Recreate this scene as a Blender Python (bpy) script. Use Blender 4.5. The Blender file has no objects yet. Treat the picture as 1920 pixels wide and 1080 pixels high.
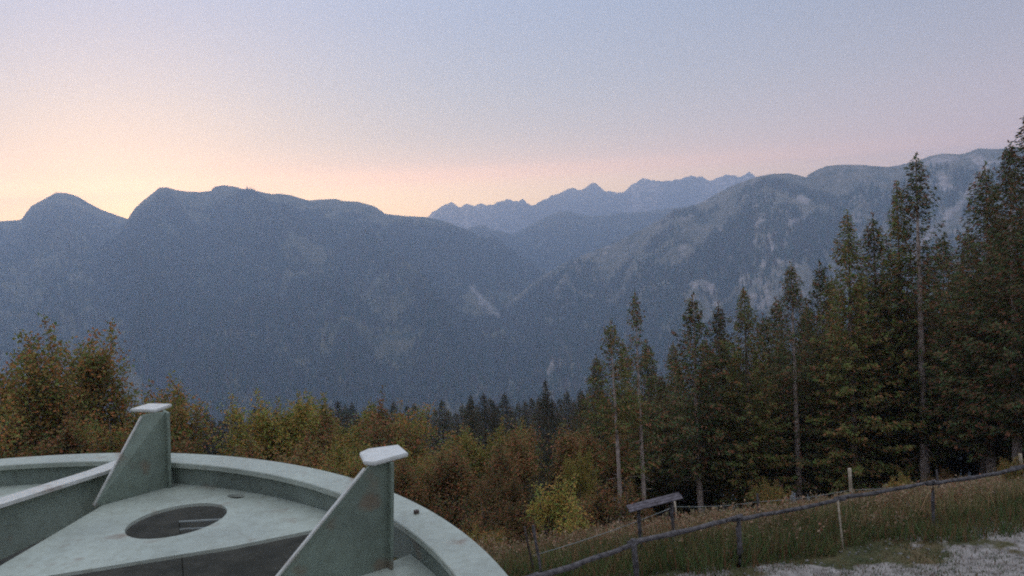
import bpy, bmesh, math, random
import numpy as np
from mathutils import Matrix, Vector

S = bpy.context.scene
COL = S.collection
rad = math.radians

# ------------------------------------------------------------------ camera
F_PX, PITCH, ROLL, CAM_H = 1700.0, rad(3.0), rad(3.0), 7.0      # focal length in 1920-wide pixels


def frame_matrix(pitch, roll):
    """columns: camera right, camera up, camera back, in a frame with z up and y ahead"""
    cp, sp, cr, sr = math.cos(pitch), math.sin(pitch), math.cos(roll), math.sin(roll)
    fwd = Vector((0, cp, -sp))
    up0 = Vector((0, sp, cp))
    right0 = Vector((1, 0, 0))
    right = right0 * cr - up0 * sr * -1.0 * -1.0
    right = right0 * cr + up0 * (-sr)
    up = right0 * sr + up0 * cr
    return Matrix((right, up, -fwd)).transposed()


MW = frame_matrix(PITCH, ROLL)
cam_d = bpy.data.cameras.new('camera')
cam_d.sensor_width = 36.0
cam_d.lens = F_PX / 1920 * 36.0
cam_d.clip_start = 0.1
cam_d.clip_end = 60000
cam = bpy.data.objects.new('camera', cam_d)
COL.objects.link(cam)
cam.matrix_world = Matrix.Translation((0, 0, CAM_H)) @ MW.to_4x4()
S.camera = cam

# ------------------------------------------------------------------ world, sun, exposure
SUN_AZ, SUN_EL = rad(-24.0), rad(2.2)      # west-ish, behind the left ridge
world = bpy.data.worlds.new('World')
S.world = world
world.use_nodes = True
wn, wl = world.node_tree.nodes, world.node_tree.links
for n in list(wn):
    wn.remove(n)


def srgb(r, g, b):
    f = lambda c: ((c / 255 + .055) / 1.055) ** 2.4 if c > 10 else c / 255 / 12.92
    return (f(r), f(g), f(b), 1)


def wnode(t, **k):
    n = wn.new(t)
    for a, b in k.items():
        setattr(n, a, b)
    return n


tc = wnode('ShaderNodeTexCoord')
sep = wnode('ShaderNodeSeparateXYZ')
wl.new(tc.outputs['Generated'], sep.inputs[0])
el = wnode('ShaderNodeMath', operation='ARCSINE')
wl.new(sep.outputs['Z'], el.inputs[0])
eln = wnode('ShaderNodeMapRange')
eln.inputs['From Min'].default_value = rad(-10)
eln.inputs['From Max'].default_value = rad(90)
wl.new(el.outputs[0], eln.inputs['Value'])


def ramp(nodes, stops, interp='LINEAR'):
    r = nodes.new('ShaderNodeValToRGB')
    r.color_ramp.interpolation = interp
    e = r.color_ramp.elements
    while len(e) < len(stops):
        e.new(0.5)
    for q, (p, c) in zip(e, stops):
        q.position = p
        q.color = c
    return r


def elp(d):
    return (d + 10) / 100


sun_side = ramp(wn, [(0, srgb(86, 80, 78)), (elp(1.5), (1.5, .68, .27, 1)), (elp(3.9), (1.25, .60, .28, 1)), (elp(5.0), (.33, .215, .155, 1)),
                     (elp(7), srgb(91, 82, 86)), (elp(10), srgb(67, 68, 84)), (elp(16), srgb(51, 58, 85)),
                     (elp(40), srgb(102, 108, 120)), (1, srgb(140, 142, 144))], 'B_SPLINE')
anti = ramp(wn, [(0, srgb(60, 60, 64)), (elp(1), srgb(142, 98, 94)), (elp(4.5), srgb(124, 92, 94)),
                 (elp(9), srgb(80, 67, 72)), (elp(16), srgb(52, 50, 62)),
                 (elp(40), srgb(100, 104, 114)), (1, srgb(140, 142, 144))], 'B_SPLINE')
wl.new(eln.outputs[0], sun_side.inputs[0])
wl.new(eln.outputs[0], anti.inputs[0])
vec = wnode('ShaderNodeVectorMath', operation='MULTIPLY')
wl.new(tc.outputs['Generated'], vec.inputs[0])
vec.inputs[1].default_value = (1, 1, 0)
nrm = wnode('ShaderNodeVectorMath', operation='NORMALIZE')
wl.new(vec.outputs[0], nrm.inputs[0])
dot = wnode('ShaderNodeVectorMath', operation='DOT_PRODUCT')
wl.new(nrm.outputs[0], dot.inputs[0])
dot.inputs[1].default_value = (math.sin(SUN_AZ), math.cos(SUN_AZ), 0)
ang = wnode('ShaderNodeMath', operation='ARCCOSINE')
wl.new(dot.outputs['Value'], ang.inputs[0])
am = wnode('ShaderNodeMapRange', interpolation_type='SMOOTHSTEP')
am.inputs['From Min'].default_value = rad(72)
am.inputs['From Max'].default_value = rad(-6)
wl.new(ang.outputs[0], am.inputs['Value'])
mix = wnode('ShaderNodeMix', data_type='RGBA')
wl.new(am.outputs[0], mix.inputs['Factor'])
wl.new(anti.outputs[0], mix.inputs['A'])
wl.new(sun_side.outputs[0], mix.inputs['B'])
# the physical sky at the same sun angle adds its own share
sky = wnode('ShaderNodeTexSky')
sky.sky_type = 'NISHITA'
sky.sun_disc = False
sky.sun_elevation = SUN_EL
sky.sun_rotation = SUN_AZ
sky.altitude = 1200
sks = wnode('ShaderNodeVectorMath', operation='SCALE')
wl.new(sky.outputs[0], sks.inputs[0])
sks.inputs['Scale'].default_value = 0.03  # Nishita share
add = wnode('ShaderNodeVectorMath', operation='ADD')
wl.new(mix.outputs['Result'], add.inputs[0])
wl.new(sks.outputs[0], add.inputs[1])
bg = wnode('ShaderNodeBackground')
bg.inputs['Strength'].default_value = 1.0
wl.new(add.outputs[0], bg.inputs['Color'])
wo = wnode('ShaderNodeOutputWorld')
wl.new(bg.outputs[0], wo.inputs['Surface'])

sun_d = bpy.data.lights.new('sun', 'SUN')
sun_d.energy = 0.2
sun_d.color = (1, .72, .45)
sun_d.angle = rad(.53)
sun = bpy.data.objects.new('sun', sun_d)
COL.objects.link(sun)
sdir = Vector((math.sin(SUN_AZ) * math.cos(SUN_EL), math.cos(SUN_AZ) * math.cos(SUN_EL), math.sin(SUN_EL)))
sun.rotation_euler = sdir.to_track_quat('Z', 'Y').to_euler()

S.view_settings.view_transform = 'Standard'
S.view_settings.look = 'None'
S.view_settings.gamma = 1
S.view_settings.exposure = 2.27
S.render.engine = 'CYCLES'
S.cycles.use_denoising = False
S.cycles.filter_width = 2.0
S.cycles.max_bounces = 6
S.cycles.volume_bounces = 2
S.cycles.transparent_max_bounces = 4
S.cycles.use_light_tree = False

HAZE_DENSITY = 2.6e-4


# ------------------------------------------------------------------ pixel helpers (1920 x 1080 photo -> rays in the place)
def ray(px, py):
    u, v = (px - 960) / F_PX, -(py - 540) / F_PX
    return MW @ Vector((u, v, -1))


def at_z(px, py, z):
    d = ray(px, py)
    t = (z - CAM_H) / d.z
    return Vector((0, 0, CAM_H)) + d * t


def at_y(px, py, y):
    d = ray(px, py)
    return Vector((0, 0, CAM_H)) + d * (y / d.y)


# ------------------------------------------------------------------ noise
def _hash(ix, iy, seed):
    h = (ix.astype(np.int64) * 374761393 + iy.astype(np.int64) * 668265263 + seed * 974634777) & 0xffffffff
    h = ((h ^ (h >> 13)) * 1274126177) & 0xffffffff
    return ((h ^ (h >> 16)) & 0xffffff) / float(0xffffff)


def vnoise(x, y, seed=0):
    x, y = np.broadcast_arrays(np.asarray(x, float), np.asarray(y, float))
    ix, iy = np.floor(x), np.floor(y)
    fx, fy = x - ix, y - iy
    fx, fy = fx * fx * (3 - 2 * fx), fy * fy * (3 - 2 * fy)
    a, b = _hash(ix, iy, seed), _hash(ix + 1, iy, seed)
    c, d = _hash(ix, iy + 1, seed), _hash(ix + 1, iy + 1, seed)
    return (a * (1 - fx) + b * fx) * (1 - fy) + (c * (1 - fx) + d * fx) * fy


def fbm(x, y, seed=0, octv=5, ridged=False):
    t, a, n = 0, 1, 0
    for k in range(octv):
        v = vnoise(x * 2 ** k + 17.3 * k, y * 2 ** k - 9.1 * k, seed + k)
        if ridged:
            v = 1 - abs(2 * v - 1)
        t = t + v * a
        n += a
        a *= .5
    return t / n


# ------------------------------------------------------------------ materials
def new_mat(name, rough=.9, spec=.2):
    m = bpy.data.materials.new(name)
    m.use_nodes = True
    b = m.node_tree.nodes['Principled BSDF']
    b.inputs['Roughness'].default_value = rough
    b.inputs['Specular IOR Level'].default_value = spec
    return m, m.node_tree.nodes, m.node_tree.links, b


def noise_node(n, l, scale, detail=4, coord='Object', vec=None):
    t = n.new('ShaderNodeTexCoord')
    q = n.new('ShaderNodeTexNoise')
    q.inputs['Scale'].default_value = scale
    q.inputs['Detail'].default_value = detail
    if vec is None:
        l.new(t.outputs[coord], q.inputs['Vector'])
    else:
        l.new(vec, q.inputs['Vector'])
    return q


def mixc(n, l, fac, a, b, mode='MIX'):
    m = n.new('ShaderNodeMix')
    m.data_type = 'RGBA'
    m.blend_type = mode
    for sock, v in (('Factor', fac), ('A', a), ('B', b)):
        if hasattr(v, 'is_linked') or hasattr(v, 'links'):
            l.new(v, m.inputs[sock])
        else:
            m.inputs[sock].default_value = v
    return m.outputs['Result']


def c4(*c):
    return (*c, 1)


def island_mat(name, cols, rough=.8, spec=.15, trans=0.0, scale=None, objvar=.25):
    """leaf to leaf colour variation, and a little from one plant to the next"""
    m, n, l, b = new_mat(name, rough, spec)
    g = n.new('ShaderNodeNewGeometry')
    k = len(cols)
    r = ramp(n, [((i + .0) / max(1, k - 1), c4(*c)) for i, c in enumerate(cols)])
    l.new(g.outputs['Random Per Island'], r.inputs[0])
    oi = n.new('ShaderNodeObjectInfo')
    mr = n.new('ShaderNodeMapRange')
    mr.inputs['To Min'].default_value = 1 - objvar
    mr.inputs['To Max'].default_value = 1 + objvar
    l.new(oi.outputs['Random'], mr.inputs['Value'])
    sc = n.new('ShaderNodeVectorMath')
    sc.operation = 'SCALE'
    l.new(r.outputs[0], sc.inputs[0])
    l.new(mr.outputs[0], sc.inputs['Scale'])
    l.new(sc.outputs[0], b.inputs['Base Color'])
    if trans:
        tr = n.new('ShaderNodeBsdfTranslucent')
        l.new(sc.outputs[0], tr.inputs['Color'])
        ms = n.new('ShaderNodeMixShader')
        ms.inputs[0].default_value = trans
        l.new(b.outputs[0], ms.inputs[1])
        l.new(tr.outputs[0], ms.inputs[2])
        l.new(ms.outputs[0], n['Material Output'].inputs['Surface'])
    return m


M_SPRUCE = island_mat('spruce_needles', [(0.063, 0.132, 0.052), (0.127, 0.161, 0.057), (0.149, 0.138, 0.057), (0.333, 0.121, 0.069), (0.069, 0.127, 0.052)], trans=.2)
M_SPRUCE_OLIVE = island_mat('olive_needles', [(0.115, 0.196, 0.057), (0.207, 0.241, 0.069), (0.207, 0.196, 0.063), (0.437, 0.172, 0.086), (0.127, 0.184, 0.057)], trans=.25)
M_SPRUCE_FAR = island_mat('far_needles', [(.035, .070, .036), (.06, .085, .040), (.10, .07, .04), (.17, .08, .05), (.040, .070, .036)])
M_LEAF_RUST = island_mat('rust_leaves', [(0.144, 0.228, 0.060), (0.264, 0.276, 0.072), (0.324, 0.228, 0.072), (0.576, 0.204, 0.078), (0.156, 0.216, 0.060)], trans=.3)
M_LEAF_OLIVE = island_mat('olive_leaves', [(0.150, 0.250, 0.062), (0.338, 0.338, 0.075), (0.375, 0.300, 0.075), (0.600, 0.275, 0.088), (0.163, 0.237, 0.062)], trans=.3)
M_LEAF_DARK = island_mat('dark_leaves', [(0.096, 0.144, 0.048), (0.168, 0.156, 0.054), (0.264, 0.144, 0.060), (0.408, 0.132, 0.066), (0.108, 0.144, 0.048)], trans=.25)
M_FOREST = island_mat('hillside_needles', [(0.029, 0.064, 0.038), (0.056, 0.088, 0.048), (0.080, 0.080, 0.048), (0.136, 0.080, 0.054), (0.035, 0.072, 0.048)], objvar=0)
M_GRASS = island_mat('meadow_grass', [(.13, .17, .06), (.22, .22, .09), (.42, .30, .16), (.38, .19, .10), (.15, .19, .07)], trans=.2)
M_GRASS_GREEN = island_mat('short_grass', [(.05, .105, .036), (.10, .14, .045), (.10, .12, .045), (.24, .11, .06), (.06, .10, .034)], trans=.2)
M_WEED = island_mat('seeded_weeds', [(.26, .18, .11), (.48, .34, .22), (.40, .17, .10), (.18, .19, .08), (.40, .28, .18)], trans=.2)


def bark_mat(name, a, b_, scale=6):
    m, n, l, b = new_mat(name, .9, .1)
    q = noise_node(n, l, scale)
    r = ramp(n, [(.35, c4(*a)), (.65, c4(*b_))])
    l.new(q.outputs[0], r.inputs[0])
    l.new(r.outputs[0], b.inputs['Base Color'])
    bp = n.new('ShaderNodeBump')
    bp.inputs['Strength'].default_value = .6
    l.new(q.outputs[0], bp.inputs['Height'])
    l.new(bp.outputs[0], b.inputs['Normal'])
    return m


M_BARK = bark_mat('grey_bark', (.16, .125, .11), (.30, .24, .21))
M_BARK_PALE = bark_mat('pale_bark', (.32, .25, .22), (.60, .48, .41))
M_BARK_DARK = bark_mat('dark_bark', (.05, .04, .035), (.12, .09, .075))
M_WOOD = bark_mat('weathered_wood', (.06, .055, .056), (.155, .14, .14), 9)
M_WOOD_DARK = bark_mat('grey_planks', (.07, .06, .065), (.16, .14, .15), 9)
M_DARK_BACKING = bark_mat('dark_backing', (.03, .030, .024), (.052, .050, .04), 3)  # kept dark so the openings of the wheel look dark
M_WOOD_PALE = bark_mat('pale_wood', (.34, .28, .20), (.55, .46, .36), 9)


def steel_mat(name, col, dirt=.22, rough=.45, spec=.5):
    m, n, l, b = new_mat(name, rough, spec)
    q = noise_node(n, l, 3.2, 8)
    q2 = noise_node(n, l, 34, 5)
    r = ramp(n, [(.30, c4(*[c * (1 - dirt) for c in col])), (.62, c4(*col))])
    l.new(q.outputs[0], r.inputs[0])
    r2 = ramp(n, [(.30, c4(.84, .82, .79)), (.58, c4(1, 1, 1))])
    l.new(q2.outputs[0], r2.inputs[0])
    q3 = noise_node(n, l, 7.5, 10)
    r3 = ramp(n, [(.60, c4(0, 0, 0)), (.70, c4(.55, .55, .55))])
    l.new(q3.outputs[0], r3.inputs[0])
    base = mixc(n, l, 1.0, r.outputs[0], r2.outputs[0], 'MULTIPLY')
    l.new(mixc(n, l, r3.outputs[0], base, c4(.20, .12, .075)), b.inputs['Base Color'])
    rr = n.new('ShaderNodeMapRange')
    rr.inputs['To Min'].default_value = rough - .1
    rr.inputs['To Max'].default_value = rough + .25
    l.new(q.outputs[0], rr.inputs['Value'])
    l.new(rr.outputs[0], b.inputs['Roughness'])
    bp = n.new('ShaderNodeBump')
    bp.inputs['Strength'].default_value = .15
    bp.inputs['Distance'].default_value = .004
    l.new(q2.outputs[0], bp.inputs['Height'])
    l.new(bp.outputs[0], b.inputs['Normal'])
    return m


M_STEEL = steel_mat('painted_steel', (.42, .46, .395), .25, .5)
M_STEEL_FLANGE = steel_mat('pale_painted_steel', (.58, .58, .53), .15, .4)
M_STEEL_SHADED = steel_mat('shaded_painted_steel', (.23, .28, .225), .35, .65)  # steel darkened in colour for the shade on uprights and spoke webs
M_STEEL_WEB_SHADED = steel_mat('shaded_rim_web_steel', (.22, .26, .22), .45, .6)  # darker steel colour stands in for shade on the rim web
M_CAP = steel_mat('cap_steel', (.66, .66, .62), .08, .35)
M_MAST = steel_mat('mast_steel', (.30, .33, .31), .3, .5)


# ------------------------------------------------------------------ object helpers
def mesh_np(name, verts, faces, mat, parent=None, smooth=False, attrs=None):
    me = bpy.data.meshes.new(name)
    verts = np.asarray(verts, np.float32)
    faces = np.asarray(faces, np.int32)
    me.vertices.add(len(verts))
    me.vertices.foreach_set('co', verts.ravel())
    k = faces.shape[1]
    me.loops.add(faces.size)
    me.loops.foreach_set('vertex_index', faces.ravel())
    me.polygons.add(len(faces))
    me.polygons.foreach_set('loop_start', np.arange(0, faces.size, k, dtype=np.int32))
    me.update(calc_edges=True)
    me.polygons.foreach_set('use_smooth', np.full(len(faces), smooth))
    if attrs:
        for an, av in attrs.items():
            a = me.attributes.new(an, 'FLOAT', 'POINT')
            a.data.foreach_set('value', np.asarray(av, np.float32).ravel())
    if mat:
        me.materials.append(mat)
    o = bpy.data.objects.new(name, me)
    COL.objects.link(o)
    if parent:
        o.parent = parent
    return o


def mesh_bm(name, bm, mat, parent=None, smooth=False):
    me = bpy.data.meshes.new(name)
    bm.normal_update()
    bm.to_mesh(me)
    bm.free()
    if smooth:
        me.polygons.foreach_set('use_smooth', [True] * len(me.polygons))
    me.materials.append(mat)
    o = bpy.data.objects.new(name, me)
    COL.objects.link(o)
    if parent:
        o.parent = parent
    return o


def thing(name, label, cat, loc=(0, 0, 0), rotz=0, group=None):
    o = bpy.data.objects.new(name, None)
    o.empty_display_size = .3
    COL.objects.link(o)
    o.location = loc
    o.rotation_euler = (0, 0, rotz)
    o['label'] = label
    o['category'] = cat
    if group:
        o['group'] = group
    return o


def tube(points, radii, sides=7, cap=True):
    """tapered tube along points -> verts, quads"""
    P = [Vector(p) for p in points]
    V, Q = [], []
    for i, p in enumerate(P):
        d = (P[min(i + 1, len(P) - 1)] - P[max(i - 1, 0)]).normalized()
        a = d.cross(Vector((0, 0, 1)))
        if a.length < .05:
            a = d.cross(Vector((1, 0, 0)))
        a.normalize()
        b = d.cross(a)
        for k in range(sides):
            t = 2 * math.pi * k / sides
            V.append(tuple(p + (a * math.cos(t) + b * math.sin(t)) * radii[i]))
    for i in range(len(P) - 1):
        for k in range(sides):
            k2 = (k + 1) % sides
            Q.append((i * sides + k, i * sides + k2, (i + 1) * sides + k2, (i + 1) * sides + k))
    if cap:
        for base, rev in ((0, True), ((len(P) - 1) * sides, False)):
            c = len(V)
            V.append(tuple(P[0] if rev else P[-1]))
            for k in range(0, sides):
                k2 = (k + 1) % sides
                Q.append((base + k, base + k2, c, c) if not rev else (base + k2, base + k, c, c))
    return V, Q


def join(parts):
    V, Q = [], []
    for v, q in parts:
        o = len(V)
        V += v
        Q += [tuple(i + o for i in f) for f in q]
    return V, Q


def mesh_vq(name, vq, mat, parent=None, smooth=True):
    V, Q = vq
    me = bpy.data.meshes.new(name)
    me.from_pydata(V, [], [tuple(dict.fromkeys(f)) for f in Q])
    me.polygons.foreach_set('use_smooth', [smooth] * len(me.polygons))
    me.materials.append(mat)
    o = bpy.data.objects.new(name, me)
    COL.objects.link(o)
    if parent:
        o.parent = parent
    return o


# ------------------------------------------------------------------ ground
GD = np.array([0, 19.5, 22, 25, 32, 40, 60, 100, 200, 500, 1200, 1700, 60000.])
GZ = np.array([0, 0, -.3, -1.1, -3.4, -6.2, -13., -27, -66, -200, -410, -455, -455.])


def ground_z(x, y):
    x, y = np.asarray(x, float), np.asarray(y, float)
    ye = y - np.clip(x * .30, -6, 9) + 2.6                   # the edge of the terrace runs away to the right
    z = np.interp(ye, GD, GZ)
    z = np.where(y < -6, np.minimum((-6 - y) * .5, 420), z)  # unseen hillside behind the camera, steepened to block low sky light
    d = np.hypot(x, y)
    z = z + (fbm(x / 3.0, y / 3.0, 3, 3) - .5) * .18 * np.clip(d / 18, 0, 1)
    z = z + (fbm(x / 40, y / 40, 5, 4) - .5) * np.clip((d - 30) / 60, 0, 1) * 6
    return z


m, n, l, b = new_mat('hill_ground', .95, .1)
q = noise_node(n, l, .9, 8)
q2 = noise_node(n, l, 14, 6)
ra = ramp(n, [(.3, c4(.05, .06, .03)), (.5, c4(.09, .085, .045)), (.7, c4(.15, .11, .065))])
l.new(q.outputs[0], ra.inputs[0])
rb = ramp(n, [(.3, c4(.60, .56, .5)), (.7, c4(1.25, 1.2, 1.1))])
l.new(q2.outputs[0], rb.inputs[0])
grassc = mixc(n, l, 1.0, ra.outputs[0], rb.outputs[0], 'MULTIPLY')
# gravel yard: everything this side of a ragged line, with grass tongues in it
tc2 = n.new('ShaderNodeTexCoord')
sp2 = n.new('ShaderNodeSeparateXYZ')
l.new(tc2.outputs['Object'], sp2.inputs[0])
ma = n.new('ShaderNodeMath'); ma.operation = 'MULTIPLY_ADD'
l.new(sp2.outputs['X'], ma.inputs[0]); ma.inputs[1].default_value = .20; ma.inputs[2].default_value = 18.1
mb = n.new('ShaderNodeMath'); mb.operation = 'SUBTRACT'
l.new(ma.outputs[0], mb.inputs[0]); l.new(sp2.outputs['Y'], mb.inputs[1])
qa = noise_node(n, l, .62, 6)
mc = n.new('ShaderNodeMath'); mc.operation = 'MULTIPLY_ADD'
l.new(qa.outputs[0], mc.inputs[0]); mc.inputs[1].default_value = 12; mc.inputs[2].default_value = -6.5
md = n.new('ShaderNodeMath'); md.operation = 'ADD'
l.new(mb.outputs[0], md.inputs[0]); l.new(mc.outputs[0], md.inputs[1])
me_ = n.new('ShaderNodeMapRange'); me_.interpolation_type = 'SMOOTHSTEP'
me_.inputs['From Min'].default_value = -.1; me_.inputs['From Max'].default_value = .6
l.new(md.outputs[0], me_.inputs['Value'])
q3 = noise_node(n, l, 4.5, 12)
rc = ramp(n, [(.3, c4(.15, .13, .115)), (.5, c4(.27, .24, .22)), (.72, c4(.37, .335, .31))])
l.new(q3.outputs[0], rc.inputs[0])
l.new(mixc(n, l, me_.outputs[0], grassc, rc.outputs[0]), b.inputs['Base Color'])
bp = n.new('ShaderNodeBump'); bp.inputs['Distance'].default_value = .04
l.new(q3.outputs[0], bp.inputs['Height']); l.new(bp.outputs[0], b.inputs['Normal'])
M_GROUND = m

nr, na = 230, 300
rr_ = np.concatenate([[0.0], np.geomspace(1.0, 7600, nr - 1)])
aa_ = np.linspace(0, 2 * np.pi, na, endpoint=False)
R_, A_ = np.meshgrid(rr_, aa_, indexing='ij')
X_, Y_ = R_ * np.sin(A_), np.where(R_ * np.cos(A_) < 0, R_ * np.cos(A_) * .25, R_ * np.cos(A_))
Z_ = ground_z(X_, Y_)
ii, jj = np.meshgrid(np.arange(nr - 1), np.arange(na), indexing='ij')
j2 = (jj + 1) % na
fq = np.stack([ii * na + jj, ii * na + j2, (ii + 1) * na + j2, (ii + 1) * na + jj], -1).reshape(-1, 4)[:, ::-1]
g = mesh_np('ground', np.stack([X_, Y_, Z_], -1).reshape(-1, 3), fq, M_GROUND, smooth=True)
g['kind'] = 'structure'


# ------------------------------------------------------------------ mountains
def mountain_mat(name, base, alt, rock):
    m, n, l, b = new_mat(name, .95, .05)
    q = noise_node(n, l, .012, 9)
    r = ramp(n, [(.32, c4(*base)), (.5, c4(*alt)), (.68, c4(*base))])
    l.new(q.outputs[0], r.inputs[0])
    at = n.new('ShaderNodeAttribute')
    at.attribute_name = 'rock'
    q2 = noise_node(n, l, .03, 8)
    mm = n.new('ShaderNodeMath'); mm.operation = 'MULTIPLY_ADD'
    l.new(q2.outputs[0], mm.inputs[0]); mm.inputs[1].default_value = 2.6; mm.inputs[2].default_value = -1.35
    ad = n.new('ShaderNodeMath'); ad.operation = 'ADD'
    l.new(at.outputs['Fac'], ad.inputs[0]); l.new(mm.outputs[0], ad.inputs[1])
    mr = n.new('ShaderNodeMapRange'); mr.inputs['From Min'].default_value = .30; mr.inputs['From Max'].default_value = .85
    l.new(ad.outputs[0], mr.inputs['Value'])
    q3 = noise_node(n, l, .05, 8)
    rr = ramp(n, [(.3, c4(*[c * .55 for c in rock])), (.6, c4(*rock))])
    l.new(q3.outputs[0], rr.inputs[0])
    l.new(mixc(n, l, mr.outputs[0], r.outputs[0], rr.outputs[0]), b.inputs['Base Color'])
    return m


M_HILL = mountain_mat('forested_slope', (.04, .055, .034), (.16, .135, .08), (.36, .31, .28))
M_ROCKY = mountain_mat('rocky_slope', (.06, .068, .045), (.20, .165, .115), (.46, .37, .33))
M_ALPS = mountain_mat('far_rock', (.12, .11, .11), (.22, .19, .18), (.75, .58, .52))


def az_el(px, py):
    d = ray(px, py)
    return math.atan2(d.x, d.y), d.z / math.hypot(d.x, d.y)


def rock_mask(az, te, marks):
    """marks: list of (px polyline, width px) of bare scree and rock on the slope"""
    out = np.zeros_like(az)
    for pts, w in marks:
        q = [az_el(*p) for p in pts]
        ww = w / F_PX
        if len(q) == 1:
            q = q + q
        for (a0, e0), (a1, e1) in zip(q[:-1], q[1:]):
            dx, dy = a1 - a0, e1 - e0
            L = dx * dx + dy * dy + 1e-12
            t = np.clip(((az - a0) * dx + (te - e0) * dy) / L, 0, 1)
            dd = np.hypot(az - a0 - t * dx, te - e0 - t * dy)
            out = np.maximum(out, np.clip(1.0 - dd / (1.7 * ww), 0, 1))
    return out


def mountain(prof, dist, foot_r, foot_z, mat, n_az, n_r, rough, label, marks=(), seed=1, dfun=None, power=1.1,
             back=.35, ridge_rough=0., gully=260., rocktop=0., rockcut=.12, base_rock=0.):
    pa = np.array([az_el(*p) for p in prof])
    az = np.linspace(pa[0, 0], pa[-1, 0], n_az)
    te = np.interp(az, pa[:, 0], pa[:, 1])
    d = dist * (1 + .05 * (vnoise(az * 9, 0, seed + 40) - .5))
    if dfun is not None:
        d = d * dfun(az)
    ridge_z = CAM_H + te * d + (fbm(az * d / 60, 0, seed + 50, 4) - .5) * ridge_rough
    t = np.concatenate([-np.linspace(1, .08, 8) ** 1.0, np.linspace(0, 1, n_r) ** 1.12])
    T, AZ = np.meshgrid(t, az, indexing='ij')
    D, ZR = np.broadcast_to(d, T.shape), np.broadcast_to(ridge_z, T.shape)
    Rr = np.where(T >= 0, D - T * (D - foot_r), D * (1 - T * back))
    f = np.where(T >= 0, (1 - np.clip(T, 0, 1)) ** power, 1 - (-T) ** 1.1)
    z = foot_z + (ZR - foot_z) * f
    x, y = Rr * np.sin(AZ), Rr * np.cos(AZ)
    # gullies run down the slope: noise that varies fast across and slowly down
    g1 = fbm(AZ * D / gully + fbm(x / 600, y / 600, seed + 9, 2) * 1.5, Rr / (gully * 4.5), seed, 5, True)
    g2 = fbm(x / (gully * 1.6), y / (gully * 1.6), seed + 21, 5)
    win = np.where(T >= 0, 1 - np.exp(-T * 9), .15)
    z = z + ((g1 - .62) * 1.3 + (g2 - .5) * .9) * rough * win
    tel = (z - CAM_H) / Rr
    rk = rock_mask(AZ, tel, marks)
    if base_rock:
        rk = np.maximum(rk, np.clip(base_rock + (g1 - .6) * 1.2, 0, 1))
    if rocktop:
        rk = np.maximum(rk, np.clip(rocktop * (1 - T / rockcut), 0, 1) * (T >= 0))
    P = np.stack([x, y, z], -1)
    nr_, na_ = T.shape
    ii, jj = np.meshgrid(np.arange(nr_ - 1), np.arange(na_ - 1), indexing='ij')
    fq = np.stack([ii * na_ + jj, ii * na_ + jj + 1, (ii + 1) * na_ + jj + 1, (ii + 1) * na_ + jj], -1).reshape(-1, 4)
    o = mesh_np('mountain', P.reshape(-1, 3), fq, mat, smooth=True, attrs={'rock': rk})
    o['kind'] = 'structure'
    o['label'] = label
    return dict(P=P, T=T, t=t, rk=rk, n0=8, az=az)


def forest(M, count, hmin, hmax, label, seed=0, tmin=.03, tmax=1.0, wr=.18, thin=0.):
    """many small conifers in one mesh: a wood that reads as one mass"""
    rg = np.random.default_rng(seed)
    P, rk = M['P'][M['n0']:], M['rk'][M['n0']:]
    nr_, na_ = P.shape[:2]
    area = np.linalg.norm(np.cross(P[1:, :-1] - P[:-1, :-1], P[:-1, 1:] - P[:-1, :-1]), axis=-1)
    tt = M['t'][M['n0']:][:-1, None]
    area = area * ((tt >= tmin) & (tt <= tmax))
    cdf = np.cumsum(area.ravel() / area.sum())
    k = np.searchsorted(cdf, rg.random(count)).clip(0, area.size - 1)
    i, j = k // (na_ - 1), k % (na_ - 1)
    u, v = rg.random(count)[:, None], rg.random(count)[:, None]
    p = P[i, j] * (1 - u) * (1 - v) + P[i + 1, j] * u * (1 - v) + P[i, j + 1] * (1 - u) * v + P[i + 1, j + 1] * u * v
    r = rk[i, j]
    keep = (r + rg.random(count) * .3 < .5)
    if thin:
        keep &= fbm(p[:, 0] / 160, p[:, 1] / 160, seed + 3, 3) + rg.random(count) * .15 > thin
    p = p[keep]
    N = len(p)
    h = rg.uniform(hmin, hmax, N)
    w = h * wr * rg.uniform(.8, 1.3, N)
    a0 = rg.uniform(0, 6.28, N)
    V = np.zeros((N, 5, 3))
    V[:, 0] = p + np.stack([rg.normal(0, .4, N), rg.normal(0, .4, N), h], -1)
    for q in range(4):
        a = a0 + q * math.pi / 2
        V[:, 1 + q] = p + np.stack([np.cos(a) * w, np.sin(a) * w, -h * .05 + rg.uniform(-.1, .25, N) * h * .3], -1)
    base = (np.arange(N) * 5)[:, None, None]
    F = base + np.array([[0, 1, 2], [0, 2, 3], [0, 3, 4], [0, 4, 1]])[None]
    o = mesh_np('forest', V.reshape(-1, 3), F.reshape(-1, 3), M_FOREST)
    o['kind'] = 'stuff'
    o['label'] = label
    o['category'] = 'forest'


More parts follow.
